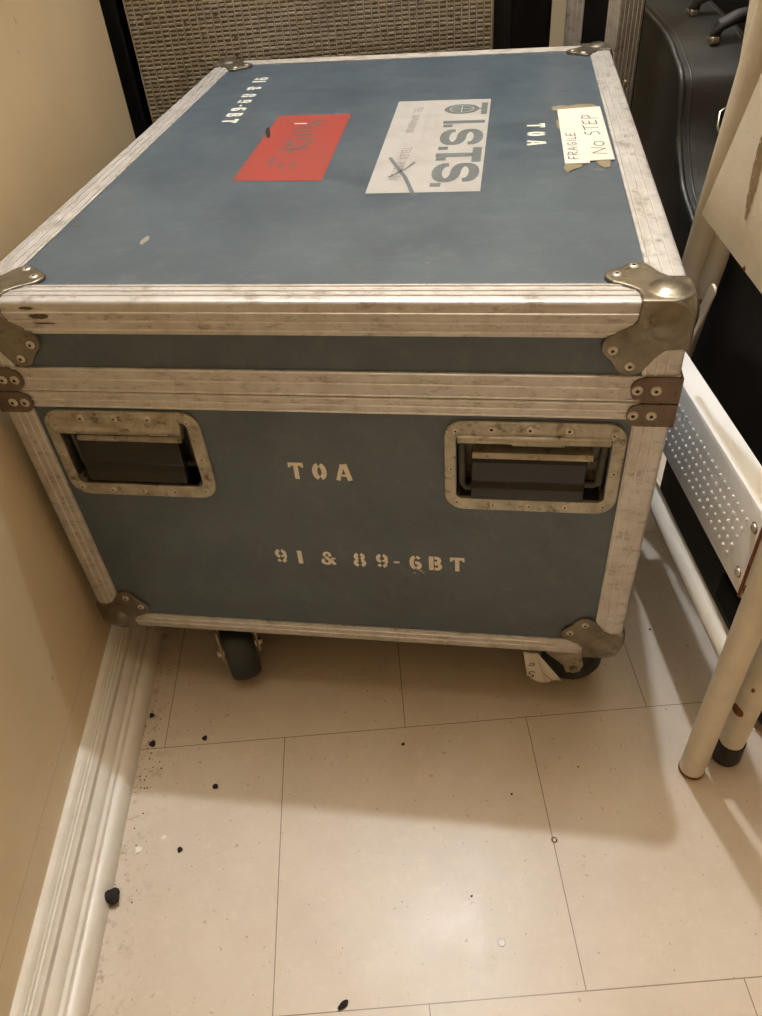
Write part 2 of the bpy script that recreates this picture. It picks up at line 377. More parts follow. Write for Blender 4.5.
# lid top edges, mitre hidden under the corners
trim('edge_trim', C(.011, 0, H), C(W-.011, 0, H), Y, -Z); trim('edge_trim', C(.011, D, H), C(W-.011, D, H), -Y, -Z)
trim('edge_trim', C(0, .0325, H), C(0, D-.0325, H), X, -Z); trim('edge_trim', C(W, .0325, H), C(W, D-.0325, H), -X, -Z)
for u, v, dx, dy in ((0, 0, X, Y), (W, 0, -X, Y), (W, D, -X, -Y), (0, D, X, -Y)):
    trim('edge_trim', C(u, v, .0275), C(u, v, SEAM-.0188), dx, dy, ridges=(.3, .6, .9))            # body uprights
    trim('edge_trim', C(u, v, SEAM+.0268), C(u, v, H-.0325), dx, dy, ridges=(.3, .6, .9))   # lid uprights
trim('edge_trim', C(.011, 0, 0), C(W-.011, 0, 0), Y, Z, wb=.027, ridges=(.35, .7)); trim('edge_trim', C(.011, D, 0), C(W-.011, D, 0), -Y, Z, wb=.027, ridges=(.35, .7))
trim('edge_trim', C(0, .0325, 0), C(0, D-.0325, 0), X, Z, wb=.027, ridges=(.35, .7)); trim('edge_trim', C(W, .0325, 0), C(W, D-.0325, 0), -X, Z, wb=.027, ridges=(.35, .7))
# closing rails either side of the seam (valance)
def rail(p0, p1, nrm, z0, z1, rid):
    p0, p1, nrm = Vector(p0), Vector(p1), Vector(nrm)
    pts = [(z0+.0005, 0), (z0, .0005), (z0, .0019)]
    for q in rid: zc = z0+(z1-z0)*q; pts += [(zc-.0010, .0019), (zc-.0005, .0029), (zc+.0005, .0029), (zc+.0010, .0019)]
    pts += [(z1, .0019), (z1, 0)]
    MB().prism(pts, lambda a, b: p0+nrm*(b-ins)+Z*(HB+a), lambda a, b: p1+nrm*(b-ins)+Z*(HB+a)).done_r('closure_rail', case, p0-nrm*(-.0019+ins)*1.0, None, nrm)
for p0, p1, n in (((0, 0, 0), (W, 0, 0), -Y), ((W, D, 0), (0, D, 0), Y), ((W, .002, 0), (W, D-.002, 0), X), ((0, .002, 0), (0, D-.002, 0), -X)):
    rail(p0, p1, n, SEAM+.0004, SEAM+.0265, (.06, .52, .94)); rail(p0, p1, n, SEAM-.0185, SEAM-.0004, (.1, .5, .92))

def rivet(parent, p, n, r=.0042, hgt=.0016):
    MB().lathe([(r, -.0006), (r*1.0, hgt*.35), (r*.8, hgt*.85), (r*.5, hgt), (r*.36, hgt), (r*.30, hgt*.45), (0, hgt*.4)], p, n, 14, [0, 0, 0, 0, 1, 1]).done('rivet', [M['rivet'], M['rivethole']], parent, smooth=40)

# ball corners: three lobed flanges melted into a domed corner
FL = [(.012, .0), (.007, .003), (.003, .007), (.0, .012), (-.001, .020), (-.001, .042), (.016, .0425), (.0225, .049), (.027, .058), (.031, .0645), (.0365, .0685), (.043, .068), (.0485, .064), (.0525, .0595), (.0565, .0565),
      (.061, .0545), (.0655, .0495), (.0675, .043), (.0655, .0365), (.0615, .0315), (.056, .028), (.049, .0235), (.0425, .0165), (.0415, -.001), (.020, -.001)]
FL = [(p, q) for p, q in FL]
def corner(cu, cv, cz):
    o = Vector(C(cu*W, cv*D, cz*H)); d = (X*(1-2*cu), Y*(1-2*cv), Z*(1-2*cz))
    mb = MB()
    for i in range(3):
        a, b, n = d[i], d[(i+1) % 3], -d[(i+2) % 3]
        mb.prism(FL, lambda p, q: o+a*p+b*q-n*.0030, lambda p, q: o+a*p+b*q+n*.0024)
    # dome: rounded cube
    c = o+(d[0]+d[1]+d[2])*.0185; N = 18; R = .0262
    rings = []
    for i in range(N+1):
        th = PI*i/N; ring = []
        for j in range(2*N):
            ph = PI*j/N
            v = Vector((math.sin(th)*math.cos(ph), math.sin(th)*math.sin(ph), math.cos(th)))
            L = (abs(v.x)**2.08+abs(v.y)**2.08+abs(v.z)**2.08)**(1/2.08)
            ring.append(mb.bm.verts.new(c+v/L*R))
        rings.append(ring)
    for i in range(N):
        for j in range(2*N): mb.face([rings[i][j], rings[i][(j+1) % (2*N)], rings[i+1][(j+1) % (2*N)], rings[i+1][j]])
    # gussets running out of the dome along the edges
    for i in range(3):
        a = d[i]; mb.tube([c-a*.004, c+a*.012, c+a*.0240], [.0235, .0210, .0178], 24)
    bmesh.ops.remove_doubles(mb.bm, verts=mb.bm.verts, dist=1e-6)
    ob = mb.done('corner_bracket', M['corner'], case)
    r = ob.modifiers.new('melt', 'REMESH'); r.mode = 'VOXEL'; r.voxel_size = .0011; r.use_smooth_shade = True
    s = ob.modifiers.new('soft', 'SMOOTH'); s.iterations = 7; s.factor = .5
    for i in range(3):
        a, b, n = d[i], d[(i+1) % 3], -d[(i+2) % 3]
        if abs(n.z) > .5 and cz == 0: continue
        for p, q in ((.0575, .0432), (.0425, .0588)): rivet(ob, o+a*p+b*q+n*.0022, n)
for cu in (0, 1):
    for cv in (0, 1):
        for cz in (0, 1): corner(cu, cv, cz)
# riveted corner plates at the seam
def plate(right, z0, z1):
    s = -1 if right else 1; u0 = W if right else 0
    wd = .0392 if right else .0355; r = (z1-z0)*.48
    pts = [(-.0004, z0), (wd-r, z0)]+[(wd-r+r*math.sin(i*PI/10), (z0+z1)/2-(z1-z0)/2*math.cos(i*PI/10)) for i in range(1, 10)]+[(wd-r, z1), (-.0004, z1)]
    mb = MB().prism(pts, lambda a, b: C(u0+s*a, .001, b), lambda a, b: C(u0+s*a, -.0030, b))
    pts2 = [(a, b) for a, b in pts]
    mb.prism(pts2, lambda a, b: C(u0+s*.001, a-.003, b), lambda a, b: C(u0-s*.0024, a-.003, b))
    o = mb.done('seam_plate', M['rustplate'], case, smooth=30); o['label'] = 'rusty corner plate'
    for a in ((.0335, .0180) if right else (.0275, .0148)): rivet(o, C(u0+s*a, -.0029, (z0+z1)/2), -Y, .0047)
for rt in (False, True):
    plate(rt, SEAM+.0008, SEAM+.0262); plate(rt, SEAM-.0242, SEAM-.0008)

# recessed spring handles
def handle(k, style):
    u0, z0, u1, z1 = HND[k]; q = HOLE[k]
    F = lambda y: (lambda a, b: C(a, y, b))
    mb = MB()
    out = rrect(u0, z0, u1, z1, .019, 6); inn = rrect(q[0], q[1], q[2], q[3], .007, 6)
    if style == 'right': inn = rrect(q[0]-.001, q[1]-.001, q[2]+.001, q[3]-.004, .007, 6)
    n = len(out)
    ring = [[mb.bm.verts.new(F(y)(*p)) for p in pl] for pl, y in ((out, .0018), (out, -.0005), ([((a-(u0+u1)/2)*.988+(u0+u1)/2, (b-(z0+z1)/2)*.984+(z0+z1)/2) for a, b in out], -.0016), (inn, -.0016), (inn, .030))]
    for A, B in zip(ring, ring[1:]):
        for i in range(n): mb.face([A[i], A[(i+1) % n], B[(i+1) % n], B[i]])
    mb.face(ring[-1])
    dish = mb.done('handle_dish', M['zinc'], case, smooth=35)
    dish['label'] = 'stained recessed handle dish'
    um, wm = (u0+u1)/2, u1-u0
    pts = [(u0+.011, z1-.011), (u1-.012, z1-.012), (u0+.0065, (z0+z1)/2-.002), (u1-.007, (z0+z1)/2-.002), (u0+.0125, z0+.0105), (u1-.012, z0+.0105), (um-.035, z0+.008), (um, z0+.0075), (um+.035, z0+.008)]
    for a, b in pts: rivet(dish, C(a, -.0014, b), -Y, .0030, .0012)
    for i in (-1, 0, 1): rivet(dish, C(um+i*.035-.004, -.0025 if style == 'left' else -.0016, z1-.0075), -Y, .0040, .002)
    ty = z1-.020
    if style == 'left':          # a rolled cover over the hinge
        mb = MB().prism([(-.0016, z1-.003), (-.0034, z1-.006), (-.0034, z1-.018), (-.0060, z1-.021), (-.0045, z1-.026), (.002, z1-.0275), (.008, z1-.024), (.008, z1-.003)],
                        lambda a, b: C(u0+.010, a, b), lambda a, b: C(u1-.020, a, b))
        mb.done('hinge_cover', M['zinc'], dish, smooth=30)
        gu0, gu1, gz0, gz1, gy = u0+.024, u1-.030, q[1]+.001, z1-.037, .012
    else:
        mb = MB().tube([C(q[0]+.001, -.001, ty), C(um-.02, -.001, ty)], .0045, 14); mb.tube([C(um-.020, -.0015, ty), C(um+.028, -.0015, ty)], .0056, 14)
        mb.tube([C(um+.028, -.001, ty), C(q[2]-.001, -.001, ty)], .0045, 14)
        mb.box(C(q[0]+.004, .004, ty+.002), C(q[2]-.004, .007, ty+.013)); mb.done('hinge_rod', M['zinc'], dish, smooth=30)
        for i in range(5):
            rivet(dish, C(q[0]+.018+i*.027, .0035, ty+.0075), -Y, .0030, .0010)
        gu0, gu1, gz0, gz1, gy = u0+.026, u1-.032, q[1]-.0015, z1-.036, .003
    # the U bail and grip
    bail = MB().tube([C(q[0]+.0045, .004 if style == 'right' else .012, ty), C(q[0]+.005, gy+.001, gz0+.018), C(q[0]+.0085, gy+.002, gz0+.011), C(gu0+.004, gy+.003, gz0+.011), C(gu1-.004, gy+.003, gz0+.019), C(q[2]-.011, gy+.002, gz0+.019), C(q[2]-.006, gy+.001, gz0+.022), C(q[2]-.0045, .004 if style == 'right' else .012, ty)], .0042, 12, up=(0, 1, 0))
    bail.done('handle_bail', M['blacksteel'], dish, smooth=50)
    zc = (gz0+gz1)/2; hh = (gz1-gz0)/2
    gp = [(gy-.0105, gz0), (gy-.0135, gz0+.003), (gy-.0135, gz0+.017), (gy-.0095, gz0+.0235), (gy-.0105, gz0+.028), (gy-.0105, gz1-.012), (gy-.006, gz1-.004), (gy+.006, gz1-.004), (gy+.010, gz0+.020), (gy+.008, gz0)]
    gp = [(a+(.006 if style == 'right' else 0), b) for a, b in gp]
    MB().prism(gp, lambda a, b: C(gu0, a, b), lambda a, b: C(gu1, a, b)).done('grip', M['grip'], dish, smooth=28, bevel=.0012)
    mb = MB().prism([(gy-.005, gz1-.0035), (gy-.0075, gz1-.0045), (gy-.0085, gz1-.0015), (gy-.006, gz1+.0015), (gy+.014, gz1+.004), (gy+.014, gz1+.001)], lambda a, b: C(gu0+.001, a, b), lambda a, b: C(gu1+.004, a, b))
    mb.done('spring_plate', M['zinc'], dish, smooth=25)
handle(0, 'left'); handle(1, 'right')

# casters
def caster(u, v, ang, r=.037, wd=.026, tag_=False):
    o = Vector(C(u, v, 0)); rot = Matrix.Rotation(ang, 4, 'Z')
    def L(x, y, z): return o + (rot @ Vector((x, y, 0))) + Vector((0, 0, z))
    zc = -HB+r+.0003; off = .018
    mb = MB()
    mb.prism(rrect(-.035, -.03, .035, .03, .006), lambda a, b: o+Vector((a, b, .001)), lambda a, b: o+Vector((a, b, -.004)))
    root = mb.done('caster', M['zinc'], case, smooth=30)
    mb = MB().lathe([(.026, -.004), (.026, -.010), (.018, -.014), (0, -.014)], o, (0, 0, 1), 24)
    for s in (-1, 1):
        y = s*(wd/2+.004)
        pts = [(-.022, -.012), (.022, -.012), (.020+off*.3, zc*.55), (off+.012, zc+.004), (off+.008, zc-.009), (off-.008, zc-.009), (off-.013, zc+.006), (-.018, zc*.5)]
        mb.prism(pts, lambda a, b: L(a, y-.0013, b), lambda a, b: L(a, y+.0013, b))
    mb.done('fork', M['zinc'], root, smooth=30)
    hx = wd/2
    mb = MB().lathe([(0, -hx*.7), (r*.35, -hx*.8), (r*.62, -hx*.7), (r*.72, -hx), (r*.86, -hx*.95), (r*.95, -hx*.7), (r*.99, -hx*.35), (r, 0), (r*.99, hx*.35), (r*.95, hx*.7), (r*.86, hx*.95), (r*.72, hx), (r*.62, hx*.7), (r*.35, hx*.8), (0, hx*.7)], L(off, 0, zc), rot @ Y, 36)
    mb.done('wheel', M['wheel'], root, smooth=35)
    mb = MB().lathe([(0, -wd/2-.010), (.005, -wd/2-.010), (.006, -wd/2-.005), (.006, wd/2+.005), (.005, wd/2+.010), (0, wd/2+.010)], L(off, 0, zc), rot @ Y, 6)
    mb.done('axle_bolt', M['chrome'], root)
    return root, L, zc
caster(.152, .036, math.radians(-62), r=.042, wd=.040)
rc, RL, rz = caster(.575, .044, math.radians(6), r=.038)
caster(.09, D-.07, .6); caster(W-.09, D-.07, -.3)
# torn paper label hanging on the right-hand caster
mb = MB()
def label_sheet(TL, TR, BL, BR, curl, n=8):
    G = [[mb.bm.verts.new(C(*[(TL[k]*(1-i/n)+TR[k]*i/n)*(1-j/n)+(BL[k]*(1-i/n)+BR[k]*i/n)*j/n + (curl*math.sin(PI*i/n)*(.6+.4*j/n) if k == 1 else 0) for k in range(3)])) for j in range(n+1)] for i in range(n+1)]
    for i in range(n):
        for j in range(n): mb.face([G[i][j], G[i+1][j], G[i+1][j+1], G[i][j+1]])
label_sheet((.5300, .014, -.018), (.5455, .014, -.020), (.5370, .010, -.062), (.5620, .008, -.071), -.0035)
label_sheet((.5455, .0140, -.020), (.5500, .0140, -.024), (.5620, .008, -.071), (.5810, .011, -.0695), .002)
pl = mb.done('paper_label', M['paper'], rc, smooth=60)
sm = pl.modifiers.new('thick', 'SOLIDIFY'); sm.thickness = .0004
pl['label'] = 'torn white paper label'
mb = MB()
LT = lambda a, b: C(.5355+a, .0050, -.061+b)
ribbon(mb, [(p[0], p[1]) for p in [(0.011, .0125), (.0085, .015), (.004, .014), (.0035, .0105), (.0085, .008), (.009, .0045), (.0045, .003), (.001, .0045)]], .0016, LT)
ribbon(mb, [(.001, .027), (.008, .028), (.0085, .031), (.003, .0315)], .002, LT); ribbon(mb, [(.022, .012), (.033, -.002)], .0009, LT)
mb.done('label_writing', M['ink'], pl)

# stencilled lettering on the front
FR = lambda u0, z0: (lambda a, b: C(u0+a, ins-.0005, z0+b))
def fit(mb, text, L, hgt, to3, track=.35, space=.8):
    base = twidth(text, STEN, track, space); n = len(text)-1
    tr = track+(L/hgt-base)/n
    write(mb, text, STEN, to3, hgt, tr, space + 0)
mb = MB(); write(mb, 'TOA', STEN, FR(.2815, .2580), .0215, .40); mb.done('stencil_lettering', M['paint'], case)
mb = MB(); x = 0
for ch, px in (('9', .247), ('1', .272), ('&', .299), ('8', .336), ('9', .3615), ('-', .380), ('6', .3985), ('B', .4195), ('T', .443)):
    write(mb, ch, STEN, FR(px, .1325), .0215 if ch != '-' else .0215)
mb.done('stencil_lettering', M['paint'], case)
mb = MB()
for i in range(9):
    cx, cy = random.uniform(.402, .416), random.uniform(.125, .139); r = random.uniform(.0008, .002)
    poly(mb, [(cx+r*math.cos(t*PI/4), cy+r*.8*math.sin(t*PI/4)) for t in range(8)], lambda a, b: C(a, ins-.0003, b))
mb.done('overspray', M['faintprint'], case)
# lettering on the lid; TP maps (a along -v, b along +u)
ztop = H-ins+.0004
def TPf(u0, v0, sk=0): return lambda a, b: C(u0+b+a*sk, v0-a, ztop)
mb = MB(); x = 0
for ch, dv in (('9', 0), ('1', .020), ('&', .052), ('8', .092), ('9', .122), ('-', .146), ('6', .160), ('B', .186), ('T', .214)):
    write(mb, ch, STEN, TPf(.0905+dv*.045, .737-dv), .0225)
mb.done('stencil_lettering', M['paint'], case)
mb = MB()
for ch, dv in (('T', 0), ('O', .032), ('A', .063)): write(mb, ch, STEN, TPf(.5095, .463-dv), .0220)
mb.done('stencil_lettering', M['paint'], case)
# handling marks: dirt smudges on the front edge trim, scuffs on the lid
def blob(fn, cx, cy, rx, ry, seed, n=18):
    rnd = random.Random(seed); mb = MB()
    poly(mb, [(cx+rx*math.cos(2*PI*i/n)*rnd.uniform(.75, 1.1), cy+ry*math.sin(2*PI*i/n)*rnd.uniform(.7, 1.1)) for i in range(n)], fn); return mb
GR = blotchy('dark_grime', srgb(86, 72, 54), srgb(118, 102, 80), 300, rough=.6)
for i, (cx, cz, rx, rz_) in enumerate(((.0680, H-.0065, .0075, .0018), (.0775, H-.0145, .0105, .0032), (.0800, H-.0215, .0120, .0012))):
    blob(lambda a, b: C(a, -.0003, b), cx, cz, rx, rz_, i).done('grime', GR, case)
SC = blotchy('tan_scuff', srgb(150, 146, 124), srgb(120, 124, 112), 260, rough=.6)
for i, (cx, cy, rx, ry, m_) in enumerate(((.133, .129, .0035, .0110, SC), (.044, .168, .0060, .0025, GR), (.560, .600, .0080, .0018, GR), (.300, .700, .0035, .0020, SC), (.420, .075, .0020, .0010, SC), (.585, .298, .0070, .0012, SC))):
    blob(lambda a, b: C(a, b, ztop), cx, cy, rx, ry, 20+i).done('scuff', m_, case)
# red sticker with worn print
mb = MB(); poly(mb, [(.1765, .532), (.277, .530), (.2835, .283), (.1785, .289)], lambda a, b: C(a, b, ztop-.0001)); mb.bm.faces.ensure_lookup_table()
red = mb.done('sticker', M['red'], case); red['label'] = 'red sticker'
mb = MB(); z1 = ztop+.0001
RP = lambda a, b: C(.209+b, .505-a, z1)
for pl_, wd in (([(.0, .038), (.004, .026), (.016, .022), (.020, .036)], .007), ([(.028, .006), (.028, .024)], .009), ([(.045, .004), (.045, .030)], .007), ([(.058, .008), (.058, .034)], .006),
                (arc(.088, .020, .016, .014, 0, 340, 14), .0065), ([(.112, .000), (.112, .036)], .008), ([(.112, .018), (.128, .018)], .006), ([(.140, .0), (.168, .002)], .006), ([(.160, .016), (.176, .016)], .007), ([(.160, .030), (.176, .030)], .007)):
    ribbon(mb, pl_, wd, RP)
mb.done('worn_print', M['wornprint'], red)
mb = MB(); poly(mb, [(.2065, .496), (.2235, .495), (.2235, .491), (.2065, .492)], lambda a, b: C(a, b, z1)); mb.done('paint_fleck', M['chip'], red)
mb = MB(); poly(mb, [(.172, .478), (.175, .484), (.178, .472), (.184, .452), (.1865, .440), (.183, .437), (.178, .452), (.174, .466)], lambda a, b: C(a, b, z1)); mb.done('scorch_mark', M['dirt'], red)
# I.S.T.S. sticker
mb = MB(); poly(mb, [(.3365, .5785), (.4625, .5765), (.4605, .2435), (.339, .2425)], lambda a, b: C(a, b, ztop-.0001))
ist = mb.done('sticker', M['sticker'], case); ist['label'] = 'white I.S.T.S. sticker'
IP = lambda a, b: C(.405+b*.0525, .577-a, z1)         # a metres along -v, b 0..1 letter height
LW = 1
def quad(mb, a0, a1, b0, b1, f=IP): poly(mb, [(a0, b0), (a1, b0), (a1, b1), (a0, b1)], f)
mb = MB()
quad(mb, .0925, .1045, .0, 1)
for a in (.113, .197, .234, .314): quad(mb, a-.0055, a+.0055, .02, .24)
quad(mb, .196, .246, .80, 1); quad(mb, .2145, .2275, .0, .82)
def Sgl(a0, a1):
    f = lambda a, b: C(.405+b, .577-a, z1); w_ = .0115; h = .0525
    m = (a0+a1)/2; rx = (a1-a0)/2-w_/2; q = (h-w_)/4
    pts = [(a1-w_/2, h*.66)]+arc(m, h-w_/2-q*.85, rx, q*.85, 10, 170, 8)+arc(m, h-w_/2-q*1.15, rx, q*.85, 180, 255, 5)+arc(m, w_/2+q*1.15, rx, q*.85, 75, 0, 5)+arc(m, w_/2+q*.85, rx, q*.85, -10, -170, 8)+[(a0+w_/2, h*.34)]
    ribbon(mb, pts, w_, f)
Sgl(.1275, .1865); Sgl(.2480, .3065)
# lens shaped emblem with a cross bar
em = lambda a, b: C(.4255+b, .534-a, z1)
def lens(s): return [(s*.0215*math.sin(t*PI/8)*(1), s*.0235*math.cos(t*PI/8)) for t in range(16)]
poly(mb, [(a*(1 if abs(b) < .02 else .8), b) for a, b in lens(1)], em)
quad(mb, -.0028, .0028, .0215, .026, em); quad(mb, -.0255, .0255, .0255, .0335, em)
mb.done('sticker_lettering', M['stickergrey'], ist)
mb = MB(); em2 = lambda a, b: C(.4255+b, .534-a, z1+.0002)
ribbon(mb, arc(0, 0, .0150, .0155, 0, 360, 20), .0013, em2); ribbon(mb, [(-.0145, 0), (.0145, 0)], .0012, em2); ribbon(mb, [(0, -.015), (0, .015)], .0012, em2)
mb.done('emblem_lines', M['sticker'], ist)
THIN = {'T': (.6, [(.12, [(0, .95), (.6, .95)]), (.12, [(.3, .95), (.3, 0)])]), 'E': (.55, [(.12, [(.55, .95), (.05, .95), (.05, .05), (.55, .05)]), (.12, [(.05, .5), (.45, .5)])]),
        'L': (.5, [(.12, [(.05, 1), (.05, .05), (.5, .05)])]), '.': (.15, [(.14, [(.07, 0), (.07, .14)])]), 'X': (.6, [(.12, [(0, 0), (.6, 1)]), (.12, [(0, 1), (.6, 0)])]),
        '0': (.55, [(.12, arc(.27, .5, .22, .44, 0, 360, 12))]), '1': (.25, [(.13, [(.12, 0), (.12, 1)])]), '9': (.55, [(.12, arc(.27, .7, .21, .25, 0, 360, 10)), (.12, [(.48, .7), (.3, .02)])]),
        '4': (.55, [(.12, [(.4, 0), (.4, 1), (.0, .3), (.55, .3)])]), '8': (.55, [(.12, arc(.27, .73, .19, .22, 0, 360, 10)), (.12, arc(.27, .27, .22, .22, 0, 360, 10))]),
        '5': (.55, [(.12, [(.5, .95), (.08, .95), (.08, .55), (.4, .55), (.5, .3), (.4, .05), (.05, .05)])]), '3': (.5, [(.12, arc(.22, .73, .2, .22, 130, -90, 8)+arc(.22, .27, .24, .24, 90, -130, 8))])}
mb = MB()
write(mb, 'TEL. 0494801101', THIN, lambda a, b: C(.3625+b-a*.03, .548-a, z1), .0105, .25, .5)
write(mb, 'TELEX', THIN, lambda a, b: C(.3640+b-a*.03, .386-a, z1), .0105, .25, .5)
write(mb, '8955533', THIN, lambda a, b: C(.3615+b-a*.03, .335-a, z1), .0105, .25, .5)
mb.done('phone_lettering', blotchy('grey_small_print', srgb(116, 115, 114), srgb(150, 147, 142), 150, rough=.5), ist)
mb = MB()                                                      # rubbed, unreadable lines
for b0, a0, a1 in ((.0, .05, .17), (.012, .08, .20), (-.012, .24, .27)):
    a = a0
    while a < a1: ribbon(mb, [(a, b0), (a, b0+.006)], .0022, lambda p, q: C(.381+q, .577-p, z1)); a += random.uniform(.0045, .008)
mb.done('rubbed_print', M['faintprint'], ist)
mb = MB()
sc = lambda a, b: C(a, b, z1+.0002)
ribbon(mb, [(.352, .352), (.362, .325), (.376, .290), (.384, .262), (.392, .232)], .0045, sc); ribbon(mb, [(.383, .335), (.374, .312), (.358, .288)], .003, sc)
mb.done('scuff', M['stickergrey'], ist)
# taped note FRAGILE / NO STEP
mb = MB(); poly(mb, [(.548, .513), (.6015, .520), (.6035, .325), (.5765, .323), (.5765, .316), (.5500, .315)], lambda a, b: C(a, b, ztop+.0010))
note = mb.done('paper_note', M['paper'], case); note['label'] = 'white taped note with handwriting'
sm = note.modifiers.new('thick', 'SOLIDIFY'); sm.thickness = .0008; sm.offset = 0
mb = MB(); zp = ztop+.0005
poly(mb, [(.541, .528), (.552, .534), (.562, .530), (.575, .536), (.594, .535), (.600, .520), (.583, .517), (.566, .515), (.543, .512)], lambda a, b: C(a, b, zp))
poly(mb, [(.550, .317), (.569, .318), (.566, .305), (.558, .299), (.551, .290), (.548, .303)], lambda a, b: C(a, b, zp)); poly(mb, [(.583, .324), (.599, .324), (.597, .305), (.591, .301), (.586, .310)], lambda a, b: C(a, b, zp))
poly(mb, [(.545, .474), (.548, .474), (.549, .438), (.546, .440)], lambda a, b: C(a, b, zp))
mb.done('tape', M['tape'], note)
HW = {'F': (.5, [[(.05, 0), (.08, 1), (.5, .98)], [(.07, .5), (.4, .55)]]), 'R': (.55, [[(.05, 0), (.08, 1), (.45, .85), (.4, .55), (.08, .5), (.5, 0)]]), 'A': (.6, [[(0, 0), (.25, 1), (.55, .05)], [(.1, .4), (.45, .42)]]),
      'G': (.6, [[(.5, .85), (.25, .95), (.05, .5), (.25, .05), (.5, .2), (.5, .45), (.3, .45)]]), 'I': (.15, [[(.08, 0), (.1, 1)]]), 'L': (.4, [[(.05, 1), (.05, .05), (.42, .1)]]), 'E': (.5, [[(.5, .98), (.06, .9), (.04, .05), (.5, .1)], [(.05, .5), (.4, .55)]]),
      'N': (.6, [[(.02, 0), (.1, 1), (.5, .02), (.6, 1.05)]]), 'O': (.5, [arc(.25, .42, .22, .36, 80, 430, 12)]), 'S': (.5, [[(.48, .95), (.2, .95), (.1, .65), (.42, .5), (.44, .15), (.1, 0)]]), 'T': (.55, [[(.28, 0), (.3, 1)], [(0, .92), (.6, 1.02)]]), 'P': (.5, [[(.08, -.1), (.1, 1), (.45, .95), (.5, .6), (.1, .45)]])}
zn = ztop+.0017
mb = MB()
def hw(text, u_base, v0, hgt, sc_, tr=.22, wd=.0012):
    x = 0
    for ch in text:
        if ch == ' ': x += .5*sc_; continue
        wdt, st = HW[ch]; j = random.uniform(-.05, .05)
        for s in st: ribbon(mb, [(x+a*sc_, (b+j)*hgt) for a, b in s], wd, lambda a, b: C(u_base-b, v0+a, zn))
        x += (wdt+tr)*sc_
    return x
hw('FRAGILE', .5655, .327, .0115, .0205, .18); hw('NO', .5960, .342, .0155, .036, .12, .0014); hw('STEP', .5935, .406, .0180, .0300, .18, .0014)
mb.done('handwriting', M['ink'], note)

# ------------------------------------------------------------------ speaker cabinet with woven grille
cab = thing('speaker_cabinet', 'large speaker cabinet with worn silver basket-weave grille behind the blue flight case', 'speaker', (.1005, .975, 0))
MB().box((-.3045, .008, .02), (.3045, .42, 1.0)).done('cabinet_body', M['vinylblack'], cab)
MB().box((-.3045, .003, .02), (.3045, .0078, 1.0)).done('grille_board', M['weaveback'], cab)
mb = MB(); CW, CH = .0126, .0068; nx = int(.609/CW)
z = .36; row = 0                                         # weave: short horizontal slubs between vertical cords
while z < .72:
    for i in range(nx):
        x = -.3045+i*CW+.0012; jz = random.uniform(-.0006, .0006); hx = CW-.0026; dd = random.uniform(.8, 1.2)
        a = [(x, z+jz), (x+hx, z+jz), (x+hx, z+jz+CH*.62), (x, z+jz+CH*.62)]
        cx, cz = x+hx/2, z+jz+CH*.31
        v0 = [mb.bm.verts.new((p[0], .0032, p[1])) for p in a]; v1 = [mb.bm.verts.new((cx+(p[0]-cx)*.72, .0032-.0032*dd, cz+(p[1]-cz)*.45)) for p in a]
        for q in range(4): mb.face([v0[q], v0[(q+1) % 4], v1[(q+1) % 4], v1[q]])
        mb.face(v1)
    z += CH
for i in range(nx+1):
    x = -.3045+i*CW; mb.box((x-.0008, .0008, .02), (min(x+.0011, .3045), .003, 1.0))
mb.done('grille_weave', M['weave'], cab, smooth=25)
MB().box((-.3045, -.001, .985), (.3045, .0079, 1.004)).done('top_edge', M['alu'], cab)
for s in (-.24, .24):
    for y in (.06, .36): MB().lathe([(0, 0), (.02, 0), (.022, .0205), (0, .0205)], (s, y, 0), (0, 0, 1), 16).done('foot', M['blackrub'], cab)

t = thing('gap_shade_box', 'black box added to darken the gap between the left wall and the speaker cabinet', 'equipment case', (-.40, .975, 0))  # added black box, its colour stands in for shade in the gap
MB().box((-.16, 0, 0), (.182, .36, 1.1)).done('case_body', M['matteblack'], t, bevel=.004)
MB().box((-.02, -.012, .9), (.06, .001, .93)).done('handle', M['blackrub'], t, bevel=.003)

# black case put in to keep the gap between cabinet and upright case dark
t = thing('gap_filler_case', 'tall black case added to darken the gap between the speaker cabinet and aluminium-edged case', 'equipment case', (.462, 1.02, 0))
MB().box((-.050, 0, 0), (.052, .35, 1.0)).done('case_body', M['matteblack'], t, bevel=.006)
MB().box((-.052, -.006, .0), (-.020, .0015, 1.0)).done('edge_strip', M['vinylblack'], t, bevel=.002)
for zz in (.3, .62, .9): MB().box((.0, -.006, zz), (.024, .001, zz+.04)).done('latch', M['matteblack'], t, bevel=.003)

# upright thin flight case, one vertical edge turned to the camera
up = thing('upright_flight_case', 'black flight case with aluminium edge strips standing on end behind the blue case', 'flight case', (.5985, .905, 0), math.radians(-48))
uw, ud = .106, .078
# local: -x face narrow direction; corner at origin, narrow face runs along -x, wide face along +y
MB().box((-uw+.001, .001, .0), (-.001, ud-.001, 1.1)).done('case_body', M['matteblack'], up)
def vtrim(x0, y0, dx, dy, wa, wb, ridges=(.3, .6, .9)):
    p0, p1 = Vector((x0, y0, 0)), Vector((x0, y0, 1.1))
    MB().prism(Lprof(wa, wb=wb, ridges=ridges), lambda a, b: p0+dx*a+dy*b, lambda a, b: p1+dx*a+dy*b).done_r('edge_trim', up, p0, dx, dy)
vtrim(0, 0, -X, Y, .024, .072, (.12, .3, .5, .7, .88)); vtrim(-uw, 0, X, Y, .036, .03)
vtrim(-uw, ud, X, -Y, .022, .03)
for zz in (.475, .80): rivet(up, (.0005, .042, zz), X, .0048, .003)

